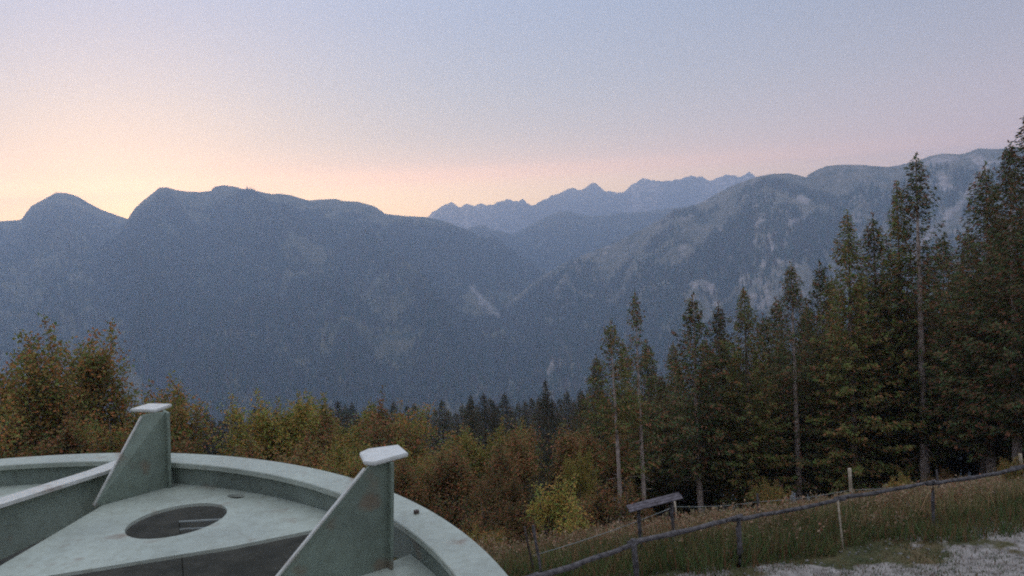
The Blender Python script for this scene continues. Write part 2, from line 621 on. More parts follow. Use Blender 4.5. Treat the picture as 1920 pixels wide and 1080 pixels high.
far_range = mountain([(700, 440), (790, 410), (805, 403), (820, 393), (845, 379), (860, 385), (885, 384), (895, 381), (905, 385), (930, 380),
                      (960, 379), (975, 378), (1005, 383), (1015, 378), (1025, 370), (1035, 363), (1050, 363), (1060, 358), (1090, 355),
                      (1108, 344), (1120, 345), (1135, 355), (1150, 359), (1170, 357), (1185, 343), (1205, 336), (1225, 338), (1250, 341),
                      (1275, 333), (1293, 326), (1310, 333), (1325, 336), (1345, 335), (1360, 330), (1380, 327), (1395, 330), (1405, 325),
                      (1415, 333), (1450, 345), (1550, 370), (1700, 390)], 6700, 5500, -420, M_ALPS, 700, 70, 260,
                     'pale rocky mountain range farthest away, hazy blue behind the valley', seed=11, ridge_rough=55, gully=300, base_rock=.35,
                     power=1.5, back=.08)
mid_hill = mountain([(760, 470), (850, 440), (880, 427), (905, 422), (925, 430), (960, 440), (990, 425), (1020, 408), (1045, 397), (1065, 396),
                     (1085, 401), (1110, 405), (1150, 402), (1200, 398), (1260, 390), (1320, 386), (1420, 380), (1560, 400)], 4900, 3700, -450,
                    M_HILL, 300, 60, 120, 'blue hazy forested foothills below the far rocky range', seed=23, gully=330, back=.12)
left_peak = mountain([(-1500, 430), (-900, 400), (-500, 440), (-250, 420), (-60, 428), (0, 415), (40, 412), (48, 400), (60, 385), (80, 375), (105, 361),
                      (125, 362), (145, 368), (165, 380), (190, 393), (215, 402), (238, 410), (260, 420), (300, 440), (420, 480)],
                     4500, 1700, -450, M_HILL, 420, 110, 120, 'small pointed forested peak at the left skyline', seed=31, gully=260, back=.15)
left_ridge = mountain([(150, 560), (200, 470), (240, 411), (246, 400), (255, 388), (270, 375), (285, 363), (300, 352), (312, 351), (330, 356), (350, 359),
                       (375, 360), (395, 358), (402, 350), (420, 347), (440, 350), (460, 355), (490, 360), (510, 364), (525, 363), (545, 366),
                       (565, 372), (580, 376), (600, 374), (630, 373), (645, 377), (670, 378), (700, 386), (715, 395), (722, 401), (760, 405),
                       (800, 407), (830, 414), (860, 426), (900, 448), (940, 467), (980, 486), (1020, 506), (1060, 531), (1100, 562), (1150, 605),
                       (1220, 680), (1300, 800)],
                      3800, 1400, -450, M_HILL, 520, 150, 230, 'long dark forested ridge filling the left half of the view',
                      marks=[([(884, 538), (898, 556), (912, 572), (930, 590), (950, 602)], 7), ([(905, 568), (925, 588)], 8),
                             ([(935, 588), (958, 600)], 7)],
                      seed=47, gully=300, back=.2)
right_back = mountain([(1380, 470), (1440, 400), (1500, 345), (1515, 328), (1530, 319), (1550, 311), (1580, 308), (1620, 309), (1665, 313), (1680, 310),
                       (1720, 302), (1740, 294), (1770, 288), (1800, 289), (1815, 285), (1835, 278), (1870, 279), (1920, 277), (2000, 262),
                       (2150, 290), (2400, 260), (2900, 320), (3600, 330)], 3050, 1600, -430, M_ROCKY, 420, 130, 150,
                      'right hand mountain with pale scree gully below its pinkish summit',
                      marks=[([(1838, 292), (1846, 310), (1838, 335), (1820, 360), (1795, 388), (1765, 415), (1735, 450), (1700, 490)], 7),
                             ([(1825, 300), (1845, 305)], 10), ([(1740, 305), (1790, 300)], 7), ([(1765, 330), (1775, 350)], 9),
                             ([(1720, 345), (1735, 350)], 7)],
                      seed=59, gully=210, back=.2, rocktop=.22, rockcut=.3, base_rock=.05, ridge_rough=4)
right_front = mountain([(860, 640), (960, 560), (1020, 515), (1060, 492), (1100, 476), (1150, 456), (1200, 432), (1240, 411), (1260, 395), (1285, 390),
                        (1310, 382), (1345, 362), (1380, 345), (1400, 338), (1420, 331), (1450, 326), (1480, 325), (1495, 328), (1512, 333),
                        (1560, 348), (1640, 372), (1750, 410), (1900, 480), (2100, 600), (2400, 760)], 3000, 1350, -450, M_ROCKY, 460, 140, 140,
                       'forested mountain right of the valley with small pale rock outcrops',
                       marks=[([(1300, 535), (1318, 525), (1335, 545)], 8), ([(1433, 488), (1430, 502)], 6), ([(1350, 432), (1355, 440)], 4),
                              ([(1476, 420), (1490, 412), (1508, 408)], 6), ([(1500, 370), (1512, 378)], 7), ([(1405, 346)], 4),
                              ([(1340, 560), (1345, 575)], 6), ([(1440, 440), (1450, 470)], 5)],
                       seed=71, gully=200, back=.2, rocktop=.3, rockcut=.14, base_rock=.08, ridge_rough=3)

forest(mid_hill, 22000, 18, 30, 'hazy conifer wood on the foothills below the far range', 1)
forest(left_peak, 30000, 14, 24, 'conifer wood on the pointed left peak', 2, tmin=.05, thin=.36)
forest(left_ridge, 80000, 13, 24, 'dense conifer wood covering the long left ridge', 3, tmin=.08, thin=.42)
forest(right_back, 26000, 12, 22, 'patchy conifer wood on the scree topped right mountain', 4, tmin=.10, thin=.46)
forest(right_front, 62000, 12, 23, 'conifer wood on the mountain right of the valley', 5, tmin=.06, thin=.43)


# ------------------------------------------------------------------ lift wheel (its own tilted frame)
PW, RW = rad(6.0), rad(5.5)
MF = frame_matrix(PW, RW)
CX, CY = -2.57630156, 1.52647601
R_wheel = MW @ MF.transposed()
wheel = thing('bullwheel', 'huge grey green steel lift wheel with a pale rim filling the lower left', 'lift wheel')
wheel.matrix_world = (Matrix.Translation((0, 0, CAM_H)) @ R_wheel.to_4x4() @ Matrix.Translation((CX, CY, -1.0)))


def pol(r, a):
    return (r * math.cos(rad(a)), r * math.sin(rad(a)))


def rot2(p, a):
    c, s = math.cos(rad(a)), math.sin(rad(a))
    return (p[0] * c - p[1] * s, p[0] * s + p[1] * c)


def ring_profile(bm, prof, steps=240):
    """closed (r, z) profile swept round the wheel axis"""
    rows = []
    for k in range(steps):
        a = 2 * math.pi * k / steps
        rows.append([bm.verts.new((r * math.cos(a), r * math.sin(a), z)) for r, z in prof])
    m_ = len(prof)
    for k in range(steps):
        A, B = rows[k], rows[(k + 1) % steps]
        for j in range(m_):
            j2 = (j + 1) % m_
            bm.faces.new((A[j], B[j], B[j2], A[j2]))


def plate(bm, outer, holes, z, t):
    """flat plate with holes, thickness t below z; z may be a function of (x, y)"""
    zf = z if callable(z) else (lambda x, y: z)
    top_e, rings = [], []
    for loop in [outer] + list(holes):
        vs = [bm.verts.new((x, y, zf(x, y))) for x, y in loop]
        rings.append(vs)
        for i in range(len(vs)):
            top_e.append(bm.edges.new((vs[i], vs[(i + 1) % len(vs)])))
    geo = bmesh.ops.triangle_fill(bm, use_beauty=True, edges=top_e, normal=(0, 0, 1))['geom']
    tf = [f for f in geo if isinstance(f, bmesh.types.BMFace)]
    low = {}
    for vs in rings:
        for v in vs:
            low[v] = bm.verts.new((v.co.x, v.co.y, v.co.z - t))
    for f in tf:
        if f.normal.z < 0:
            f.normal_flip()
        bm.faces.new([low[v] for v in reversed(f.verts)])
    for vs in rings:
        for i in range(len(vs)):
            a, b_ = vs[i], vs[(i + 1) % len(vs)]
            bm.faces.new((a, b_, low[b_], low[a]))
    bmesh.ops.recalc_face_normals(bm, faces=bm.faces)


def bevel_all(bm, w=.004):
    bmesh.ops.bevel(bm, geom=[e for e in bm.edges if len(e.link_faces) == 2 and e.calc_face_angle(0) > .6], offset=w, segments=2, affect='EDGES')


RI, RO = 2.486, 2.612
bm = bmesh.new()
ring_profile(bm, [(RI, -.003), (RI + .003, 0), (RO - .003, 0), (RO, -.003), (RO, -.019), (RO - .002, -.022), (RI, -.022)])
mesh_bm('rim', bm, M_STEEL, wheel)
bm = bmesh.new()
ring_profile(bm, [(RI + .030, -.0225), (RI + .030, -.150), (RI + .018, -.150), (RI + .018, -.0225)])
mesh_bm('rim_web', bm, M_STEEL_WEB_SHADED, wheel)
bm = bmesh.new()
ring_profile(bm, [(RI + .031, -.128), (RO + .03, -.128), (RO + .03, -.140), (RI + .031, -.140)])
mesh_bm('lower_flange', bm, M_STEEL, wheel)

bm = bmesh.new()
ring_profile(bm, [(.02, .10), (.30, .10), (.30, -.30), (.02, -.30)], 64)
mesh_bm('hub', bm, M_MAST, wheel)

SP = 70.6                                                       # the spoke in view
decks = []
ARC0 = 66.8


def deck_outline(k, wedge):
    r = RI + .017
    pts = [pol(r, a) for a in np.linspace(39.2, 69.6, 24)]
    if wedge:
        pts += [(.855, 2.22), (.835, 2.05), (.785, 1.75), (.739, 1.482), (.62, 1.18)]
    else:
        pts += [pol(.5, 69.6)]
    pts += [(.45, 1.20) if wedge else pol(.5, 45), (.987, 1.351), (1.248, 1.401), (1.552, 1.457)]
    return pts if wedge else [pol(r, a) for a in np.linspace(31.6, 69.6, 30)] + [pol(.5, 69.6), pol(.5, 31.6)]


def circle(cx, cy, r, k=40):
    return [(cx + r * math.cos(2 * math.pi * i / k), cy + r * math.sin(2 * math.pi * i / k)) for i in range(k)]


HOLE = [(1.238, 1.786, .182)]
NOTCH = [(pol(2.447 + .022 * math.sin(t), 55.2 + 1.15 * math.cos(t))) for t in np.linspace(0, 2 * math.pi, 20, endpoint=False)]
for k in range(9):
    bm = bmesh.new()
    special = k in (0, 8)
    out = deck_outline(0, k != 1)
    plate(bm, out, [circle(*HOLE[0]), NOTCH], -.1, .012)
    o = mesh_bm('deck_plate', bm, M_STEEL, wheel)
    o.rotation_euler = (0, 0, rad(40 * k))
def spoke(part):
    bm = bmesh.new()
    r0, r1 = .32, RI + .010
    zf = lambda x, y: .004 + .045 * max(0, (2.40 - math.hypot(x, y)) / .54)
    a = rad(SP)
    d = Vector((math.cos(a), math.sin(a)))
    nn = Vector((-d.y, d.x))
    N = 12
    rows = []
    prof = [(-.050, 0), (.050, 0), (.050, -.014), (-.050, -.014)] if part == 'flange' else [(-.007, -.0145), (.007, -.0145), (.007, None), (-.007, None)]
    for i in range(N + 1):
        r = r0 + (r1 - r0) * i / N
        p = d * r
        zt = zf(p.x, p.y)
        rows.append([bm.verts.new((p.x + nn.x * s, p.y + nn.y * s, -.16 if dz is None else zt + dz)) for s, dz in prof])
    for i in range(N):
        for j in range(4):
            j2 = (j + 1) % 4
            bm.faces.new((rows[i][j], rows[i][j2], rows[i + 1][j2], rows[i + 1][j]))
    for rw in (rows[0], rows[-1]):
        bm.faces.new(rw)
    bmesh.ops.recalc_face_normals(bm, faces=bm.faces)
    return bm


for k in range(9):
    if k == 8:
        continue
    o = mesh_bm('spoke', spoke('web'), M_STEEL_SHADED, wheel)
    o.rotation_euler = (0, 0, rad(40 * k))
    mesh_bm('flange', spoke('flange'), M_STEEL_FLANGE, o)


def fin(A, B, At, Bt, capq, zc, th=.012, parent=None, rotk=0):
    """triangular upright plate from A (inner foot) to B (outer foot), head At..Bt, with an outer flange, a painted lit edge and a head plate"""
    f = bpy.data.objects.new('upright', None)
    COL.objects.link(f)
    f.parent = parent
    f.rotation_euler = (0, 0, rad(rotk))
    A, B, At, Bt = [Vector((*p, z)) for p, z in ((A, -.099), (B, -.099), (At, zc - .012), (Bt, zc - .012))]
    nn = (B - A).cross(Bt - B).normalized() * th * .5
    bm = bmesh.new()
    vs = [[bm.verts.new(p + s * nn) for p in (A, B, Bt, At)] for s in (1, -1)]
    bm.faces.new(vs[0]); bm.faces.new(vs[1][::-1])
    for i in range(4):
        j = (i + 1) % 4
        bm.faces.new((vs[0][i], vs[1][i], vs[1][j], vs[0][j]))
    bmesh.ops.recalc_face_normals(bm, faces=bm.faces)
    mesh_bm('web_plate', bm, M_STEEL_SHADED, f)
    bead = []
    for k in range(15):
        f_ = .02 + .96 * k / 14
        p = A.lerp(B, f_) - nn * 1.25
        bead.append((p.x, p.y, -.096))
    mesh_vq('weld', tube(bead, [.006 + .0015 * math.sin(k * 2.1) for k in range(15)], 6), M_STEEL_SHADED, f)
    # outer flange: a narrow strip across the outer edge
    n1 = nn.normalized()
    dirr = (B - A); dirr.z = 0; dirr.normalize()
    bm = bmesh.new()
    w = .032
    c = []
    for p in (B, Bt):
        for s in (-1, 1):
            for q in (0.0005, .010):
                c.append(bm.verts.new(p + n1 * s * w + dirr * q))
    idx = [(0, 1, 3, 2), (4, 6, 7, 5), (0, 2, 6, 4), (1, 5, 7, 3), (0, 4, 5, 1), (2, 3, 7, 6)]
    for fa in idx:
        bm.faces.new([c[i] for i in fa])
    bmesh.ops.recalc_face_normals(bm, faces=bm.faces)
    mesh_bm('flange', bm, M_STEEL_SHADED, f)
    # lit edge of the sloping side, its highlight made as a pale strip
    bm = bmesh.new()
    ed = (At - A)
    up = n1.cross(ed).normalized()
    if up.z < 0:
        up = -up
    c = []
    for p in (A + ed * .015, At - ed * .02):
        for s in (-1, 1):
            for q in (0.0005, .006):
                c.append(bm.verts.new(p + n1 * s * .0075 + up * q))
    for fa in idx:
        bm.faces.new([c[i] for i in fa])
    bmesh.ops.recalc_face_normals(bm, faces=bm.faces)
    mesh_bm('lit_edge_strip', bm, M_STEEL_FLANGE, f)
    bm = bmesh.new()
    plate(bm, capq, [], zc + .003, .013)
    bevel_all(bm, .003)
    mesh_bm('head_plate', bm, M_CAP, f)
    return f


cap2 = [(2.050, 1.253), (2.072, 1.290), (2.168, 1.303), (2.210, 1.198), (2.112, 1.128), (2.080, 1.148)][::-1]
A2, B2, At2, Bt2 = pol(2.0, 28.5), (2.112, 1.150), (2.092, 1.140), (2.146, 1.178)
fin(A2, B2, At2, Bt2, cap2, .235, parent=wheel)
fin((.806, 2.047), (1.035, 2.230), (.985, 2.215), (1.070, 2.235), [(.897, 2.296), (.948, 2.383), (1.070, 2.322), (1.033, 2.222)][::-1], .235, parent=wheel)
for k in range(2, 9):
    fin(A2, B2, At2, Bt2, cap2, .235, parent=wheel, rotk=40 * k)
# bolt on the rim top
for a_ in (31.0, 111.0, 191.0, 271.0):
    bm = bmesh.new()
    bmesh.ops.create_cone(bm, cap_ends=True, segments=6, radius1=.010, radius2=.010, depth=.010, matrix=Matrix.Translation((*pol(2.565, a_), .005)))
    mesh_bm('bolt', bm, M_BARK_DARK, wheel)

# mast that carries the wheel, and an added dark-roofed hut below it
hubw = wheel.matrix_world @ Vector((0, 0, -.32))
mast = thing('lift_mast', 'grey steel mast standing under the hub of the lift wheel', 'mast', (hubw.x, hubw.y, 0))
mesh_vq('column', tube([(0, 0, -.3), (0, 0, hubw.z - .02)], [.42, .34], 24), M_MAST, mast)
mesh_vq('base_flange', tube([(0, 0, 0), (0, 0, .12)], [.7, .7], 24), M_MAST, mast)


def bars(name, segs, r, mat, parent, sides=8):
    for p, q_ in segs:
        mesh_vq(name, tube([p, q_], [r, r], sides), mat, parent)


hut = thing('backing_hut', 'added low hut, its dark flat roof darkening the gaps in the lift wheel', 'hut', (-8.2, 13.7, 0))  # hut added to make what shows through the wheel dark


def box(name, x0, x1, y0, y1, z0, z1, mat, parent):
    bm = bmesh.new()
    bmesh.ops.create_cube(bm, size=1, matrix=Matrix.Translation(((x0 + x1) / 2, (y0 + y1) / 2, (z0 + z1) / 2)) @ Matrix.Diagonal((x1 - x0, y1 - y0, z1 - z0, 1)))
    return mesh_bm(name, bm, mat, parent)


box('wall', -4.6, -4.4, -3.5, 3.5, -.3, 2.3, M_WOOD, hut)  # walls of the added hut
box('wall', 4.4, 4.6, -3.5, 3.5, -.3, 2.3, M_WOOD, hut)
box('wall', -4.398, 4.398, -3.5, -3.3, -.3, 2.3, M_WOOD, hut)
box('wall', -4.398, 4.398, 3.3, 3.5, -.3, 2.3, M_WOOD, hut)
box('backing_roof', -4.8, 4.8, -3.8, 3.8, 2.305, 2.5, M_DARK_BACKING, hut)
plat_y = at_z(368, 977, 3.6)
plat = thing('service_railing', 'pale double handrail seen through the round hole in the lift wheel', 'railing', (plat_y.x, plat_y.y, 2.5))
bars('handrail', [((-.22, .0, 1.1), (2.32, .02, 1.1)), ((-.22, .0, 1.0), (2.32, .02, 1.0))], .016, M_MAST, plat)
bars('railing_post', [((2.3, .02, -2.6), (2.3, .02, 1.13))], .03, M_BARK_DARK, plat)
bars('railing_post', [((-.22, .0, .0), (-.22, .0, .12))], .03, M_BARK_DARK, plat)
bars('brace', [((-.22, .0, .1), (-.22, .0, 1.1))], .008, M_DARK_BACKING, plat)


# ------------------------------------------------------------------ trees
def quads_from(cent, ax, ay):
    """rhombus leaf quads from centre and two half axes"""
    V = np.stack([cent - ax, cent + ay, cent + ax, cent - ay], 1)
    N = len(cent)
    F = (np.arange(N) * 4)[:, None] + np.arange(4)[None]
    return V.reshape(-1, 3), F


def unit(v):
    return v / np.maximum(np.linalg.norm(v, axis=-1, keepdims=True), 1e-9)


def spruce_mesh(name, H, R, base, seed, mat, bark, dens=1.0, ragged=.25, sparse_low=0.0, open_side=0.0):
    rg = np.random.default_rng(seed)
    pts, rad_ = [], []
    sway = rg.normal(0, .03, 2)
    for k in range(11):
        f = k / 10
        pts.append((sway[0] * math.sin(f * 5) * H * .08, sway[1] * math.cos(f * 4) * H * .08, -0.6 + f * (H + .6)))
        rad_.append(max(.012, (.0095 * H + .02) * (1 - f) ** .85))
    trunk = tube(pts, rad_, 8)
    stubs = []
    zb = H * base
    for _ in range(int(16 * H / 12)):
        z = rg.uniform(.12, max(.16, base + .12)) * H
        a, L = rg.uniform(0, 6.28), rg.uniform(.25, .9)
        d = Vector((math.cos(a), math.sin(a), rg.uniform(-.35, .05)))
        stubs.append(tube([Vector((0, 0, z)), Vector((0, 0, z)) + d * L], [.02, .006], 4, False))
    me_t = join([trunk] + stubs)
    C, AX, AY = [], [], []
    z = zb
    while z < H - .12:
        f = (z - zb) / (H - zb)
        prof = (1 - f) ** .82 * (1 - .55 * max(0, .16 - f) / .16)
        if sparse_low and f < sparse_low and rg.random() < .55:
            z += .35
            continue
        nb = int(rg.integers(5, 8))
        off = rg.uniform(0, 6.28)
        for q in range(nb):
            a = off + 6.283 * q / nb + rg.normal(0, .25)
            L = R * prof * rg.uniform(1 - ragged * 1.4, 1 + ragged) + .12
            if rg.random() < .06:
                L *= 1.25
            if rg.random() < .10:
                continue
            if f < .82 and abs((a + math.pi / 2 + math.pi) % (2 * math.pi) - math.pi) < .75 and rg.random() < open_side:
                continue                                  # self-pruned towards the open meadow: the stem shows
            d = np.array([math.cos(a), math.sin(a), 0])
            side = np.array([-d[1], d[0], 0])
            droop = rg.uniform(.12, .42) * (1 - f) - .22 * f
            n_t = max(8, int(L / .020 * dens))
            s = rg.random(n_t) ** .75
            zz = z + rg.normal(0, .06, n_t) + L * (-droop * s * 1.1 + .22 * s ** 3)
            lat = rg.normal(0, 1, n_t) * .21 * (1.1 - s) * L ** .6
            c = d[None] * (s * L)[:, None] + side[None] * lat[:, None]
            c[:, 2] = zz - np.abs(rg.normal(0, .13, n_t))
            dir_ = unit(d[None] * rg.uniform(.3, 1, n_t)[:, None] + side[None] * (np.sign(lat) * rg.uniform(.1, .9, n_t))[:, None]
                        + np.array([0, 0, -1])[None] * rg.uniform(.0, .9, n_t)[:, None])
            ln = rg.uniform(.055, .125, n_t) * (.7 + .5 * (1 - f))
            wd = ln * rg.uniform(.28, .5, n_t)
            nrm_ = unit(rg.normal(0, 1, (n_t, 3)))
            C.append(c); AX.append(dir_ * ln[:, None]); AY.append(unit(np.cross(dir_, nrm_)) * wd[:, None])
        z += rg.uniform(.20, .34) * (1.0 if f < .8 else .6)
    k = 14
    C.append(np.stack([np.zeros(k), np.zeros(k), np.linspace(H - .5, H + .15, k)], -1) + rg.normal(0, .03, (k, 3)))
    dd = unit(np.stack([rg.normal(0, 1, k), rg.normal(0, 1, k), np.full(k, 1.4)], -1))
    AX.append(dd * .10); AY.append(unit(np.cross(dd, rg.normal(0, 1, (k, 3)))) * .035)
    V, F = quads_from(np.concatenate(C), np.concatenate(AX), np.concatenate(AY))
    return dict(trunk=me_t, V=V, F=F, mat=mat, bark=bark, H=H)


def broadleaf_mesh(name, H, R, seed, mat, bark, leaves=7000, airy=.35, leaf=.10, trunk_f=.25):
    rg = np.random.default_rng(seed)
    parts, tips = [], []

    def grow(p, d, L, r, lev):
        q = p + d * L
        mid = (p + q) * .5 + rg.normal(0, .05, 3) * L
        parts.append(tube([Vector(p), Vector(mid), Vector(q)], [r, r * .82, r * .62], 6 if lev < 2 else 4, False))
        if lev >= 1:
            for s in np.linspace(.35, 1, 3 if lev < 3 else 4):
                tips.append((p + (q - p) * s, lev))
        if lev == 4 or r < .008:
            return
        nb = 3 if lev < 3 else 2
        for i in range(nb + (rg.random() < .4)):
            a = rg.uniform(0, 6.283)
            side = unit(np.cross(d, np.array([math.cos(a), math.sin(a), .3])))
            nd = unit(d * rg.uniform(.55, 1.0) + side * rg.uniform(.45, .95) + np.array([0, 0, .18]))
            grow(q if i else p + (q - p) * .8, nd, L * rg.uniform(.58, .82), r * .58, lev + 1)
    grow(np.array([0, 0, -.5]), unit(np.array([rg.normal(0, .04), rg.normal(0, .04), 1.0])), H * trunk_f + .5, .018 * H + .03, 0)
    T = np.array([t[0] for t in tips])
    # keep the whole inside height H and half width R
    ex = np.quantile(np.hypot(T[:, 0], T[:, 1]), .92)
    top = T[:, 2].max()
    sx, sz = R / ex, (H - .3) / top
    ends = []
    tall = T[T[:, 2] > np.quantile(T[:, 2], .55)]
    for _ in range(26):
        p0 = tall[rg.integers(0, len(tall))]
        out = np.array([p0[0], p0[1], 0]) / (np.hypot(p0[0], p0[1]) + .5)
        d0 = unit(out * rg.uniform(.05, .6) + np.array([rg.normal(0, .15), rg.normal(0, .15), 1]))
        L0 = rg.uniform(.4, 1.25) * R / 2.3
        parts.append(tube([Vector(p0), Vector(p0 + d0 * L0)], [.016, .005], 4, False))
        ends.append(p0[None] + d0[None] * np.linspace(.1, 1, 9)[:, None] * L0)
    parts = [([(x * sx, y * sx, z * sz) for x, y, z in v], q) for v, q in parts]
    T = T * np.array([sx, sx, sz])
    ends = np.concatenate(ends) * np.array([sx, sx, sz])
    w = rg.random(len(T)) > airy * .6
    T = T[w]
    k = rg.integers(0, len(T), leaves)
    c = T[k] + rg.normal(0, 1, (leaves, 3)) * np.array([.30, .30, .24]) * (R / 2.4) ** .5
    c = np.concatenate([c, np.repeat(ends, 7, 0) + rg.normal(0, .085, (len(ends) * 7, 3))])
    low = c[:, 2] > H * .12
    c = c[low]
    nrm_ = unit(rg.normal(0, 1, c.shape) + np.array([0, 0, .8]))
    d = unit(np.cross(nrm_, rg.normal(0, 1, c.shape)))
    ln = rg.uniform(.6, 1.25, len(c)) * leaf
    V, F = quads_from(c, d * ln[:, None], unit(np.cross(nrm_, d)) * (ln * .62)[:, None])
    return dict(trunk=join(parts), V=V, F=F, mat=mat, bark=bark, H=H * 1.09)


def tree_proto(kind, spec):
    t = mesh_vq('trunk', spec['trunk'], spec['bark'])
    c = mesh_np('crown', spec['V'], spec['F'], spec['mat'])
    return (kind, t, c, spec['H'])


used_proto = set()


def plant(proto, x, y, top_z=None, scale=None, label='', cat='tree', group=None, rz=None, lean=(0, 0), mats=None, wid=1.0):
    kind, t, c, H = proto
    gz = float(ground_z(x, y))
    if scale is None:
        scale = (top_z - gz) / H
    if proto in (BARE1, BARE2, SPR_TALL, STEM):
        rz = -math.atan2(x, y) + random.uniform(-.15, .15)
    r = thing(kind, label, cat, (x, y, gz - .05), random.uniform(0, 6.28) if rz is None else rz, group)
    r.rotation_euler = (lean[0], lean[1], r.rotation_euler[2])
    if kind == 'spruce_tree' and proto not in (BARE1, BARE2):
        wid *= 1.3
    r.scale = (scale * wid, scale * wid, scale)
    for s in (t, c):
        if s.name not in used_proto:
            used_proto.add(s.name)
            k = s
        else:
            k = s.copy()
            COL.objects.link(k)
        k.parent = r
        if mats and s is c:
            k.data = mats
    return r


random.seed(4)
SPR = [tree_proto('spruce_tree', spruce_mesh('s', 17, 2.5, .12, 1, M_SPRUCE, M_BARK_PALE)),
       tree_proto('spruce_tree', spruce_mesh('s', 15, 2.1, .24, 2, M_SPRUCE, M_BARK_PALE, ragged=.35)),
       tree_proto('spruce_tree', spruce_mesh('s', 13, 1.9, .28, 3, M_SPRUCE, M_BARK_PALE, ragged=.4)),
       tree_proto('spruce_tree', spruce_mesh('s', 16, 2.3, .08, 4, M_SPRUCE_OLIVE, M_BARK, ragged=.25))]
SPR_TALL = tree_proto('spruce_tree', spruce_mesh('s', 17, 2.0, .16, 11, M_SPRUCE, M_BARK_PALE, .85, .5, 0, .85))
BARE1 = tree_proto('spruce_tree', spruce_mesh('s', 11.5, 1.8, .22, 6, M_SPRUCE_OLIVE, M_BARK_PALE, .8, .45, .5, .95))
BARE2 = tree_proto('spruce_tree', spruce_mesh('s', 12.5, 1.35, .30, 7, M_SPRUCE, M_BARK_PALE, .7, .5, .6, .97))
STEM = tree_proto('spruce_tree', spruce_mesh('s', 17, 2.4, .14, 12, M_SPRUCE, M_BARK_PALE, .9, .35, 0, .9))
FARS = [tree_proto('spruce_tree', spruce_mesh('s', 24, 3.3, .08, 8, M_SPRUCE_FAR, M_BARK_DARK, .8)),
        tree_proto('spruce_tree', spruce_mesh('s', 21, 2.7, .10, 9, M_SPRUCE_FAR, M_BARK_DARK, .8, .35)),
        tree_proto('spruce_tree', spruce_mesh('s', 26, 3.0, .12, 10, M_SPRUCE_FAR, M_BARK_DARK, .8, .3))]
BL = [tree_proto('broadleaf_tree', broadleaf_mesh('b', 10, 2.5, 21, M_LEAF_RUST, M_BARK, 17000, .6, .062)),
      tree_proto('broadleaf_tree', broadleaf_mesh('b', 9, 2.1, 22, M_LEAF_OLIVE, M_BARK, 16000, .55, .062)),
      tree_proto('broadleaf_tree', broadleaf_mesh('b', 8, 2.3, 23, M_LEAF_DARK, M_BARK_DARK, 20000, .4, .062)),
      tree_proto('broadleaf_tree', broadleaf_mesh('b', 9, 1.7, 24, M_LEAF_RUST, M_BARK, 11000, .75, .06))]
BUSH = [tree_proto('bush', broadleaf_mesh('u', 3, 1.5, 31, M_LEAF_OLIVE, M_BARK_DARK, 7000, .2, .05, .1)),
        tree_proto('bush', broadleaf_mesh('u', 3, 1.6, 32, M_LEAF_DARK, M_BARK_DARK, 7000, .2, .05, .1)),
        tree_proto('bush', broadleaf_mesh('u', 3, 1.4, 33, M_LEAF_RUST, M_BARK_DARK, 6500, .3, .05, .1))]


def top_at(px, py, d):
    p = at_y(px, py, d)
    return p.x, p.y, p.z


def put(proto, px, py, d, label, cat='tree', group=None, wid=1.0, dx=0):
    x, y, z = top_at(px, py, d)
    return plant(proto, x + dx, y, top_z=z, label=label, cat=cat, group=group, wid=wid)


# right-hand stand, the trees one can pick out (top pixel, distance)
put(BARE1, 1146, 600, 40, 'leftmost spruce of the right stand, with a bare pale lower trunk', 'spruce', wid=1.2)
put(BARE2, 1190, 548, 41, 'slim spruce with a long bare pale trunk and tufted top behind the grey board', 'spruce', wid=1.0)
put(SPR[2], 1298, 552, 44, 'dark pointed spruce, first full crown right of the two bare trunked spruces', 'spruce', wid=1.1)
put(SPR[1], 1347, 568, 46, 'narrow spruce whose thin top stands between two taller neighbours left of the middle', 'spruce', wid=.95)
put(SPR[3], 1394, 540, 44, 'broad olive tinged spruce with a blunt top, fourth crown of the stand from the left', 'spruce', wid=1.1)
put(STEM, 1483, 494, 45, 'reddish dark spruce with a bare stem showing through its crown above the pale stake', 'spruce', wid=1.1)
put(SPR[2], 1538, 492, 52, 'dark slim spruce standing farther back beside the olive spruce', 'spruce', wid=.95)
put(SPR[3], 1588, 398, 44, 'olive green spruce with dense crown down to the grass, left of the tallest pair', 'spruce', wid=1.05)
put(SPR[1], 1636, 404, 46, 'dark spruce with a bare lower stem, squeezed beside the olive green spruce', 'spruce', wid=1.05)
put(SPR[3], 1682, 345, 45, 'spruce with a lighter green top leaning against the tallest spruce from the left', 'spruce', wid=.85)
put(SPR_TALL, 1717, 290, 44, 'tallest free standing spruce with a ragged top against the sky', 'spruce', wid=1.15)
put(SPR[2], 1768, 440, 50, 'lower dark spruce filling the gap right of the tallest spruce', 'spruce', wid=1.0)
put(SPR[0], 1846, 308, 41, 'broad nearly black spruce with drooping boughs below the scree gully', 'spruce', wid=1.15)
put(STEM, 1893, 268, 39, 'dark spruce cut by the right edge of the picture, crown touching the skyline', 'spruce', wid=1.1)
put(SPR[0], 1935, 200, 36, 'highest spruce at the right edge, only one side of its crown in the picture', 'spruce', wid=1.1)
rs = random.Random(8)
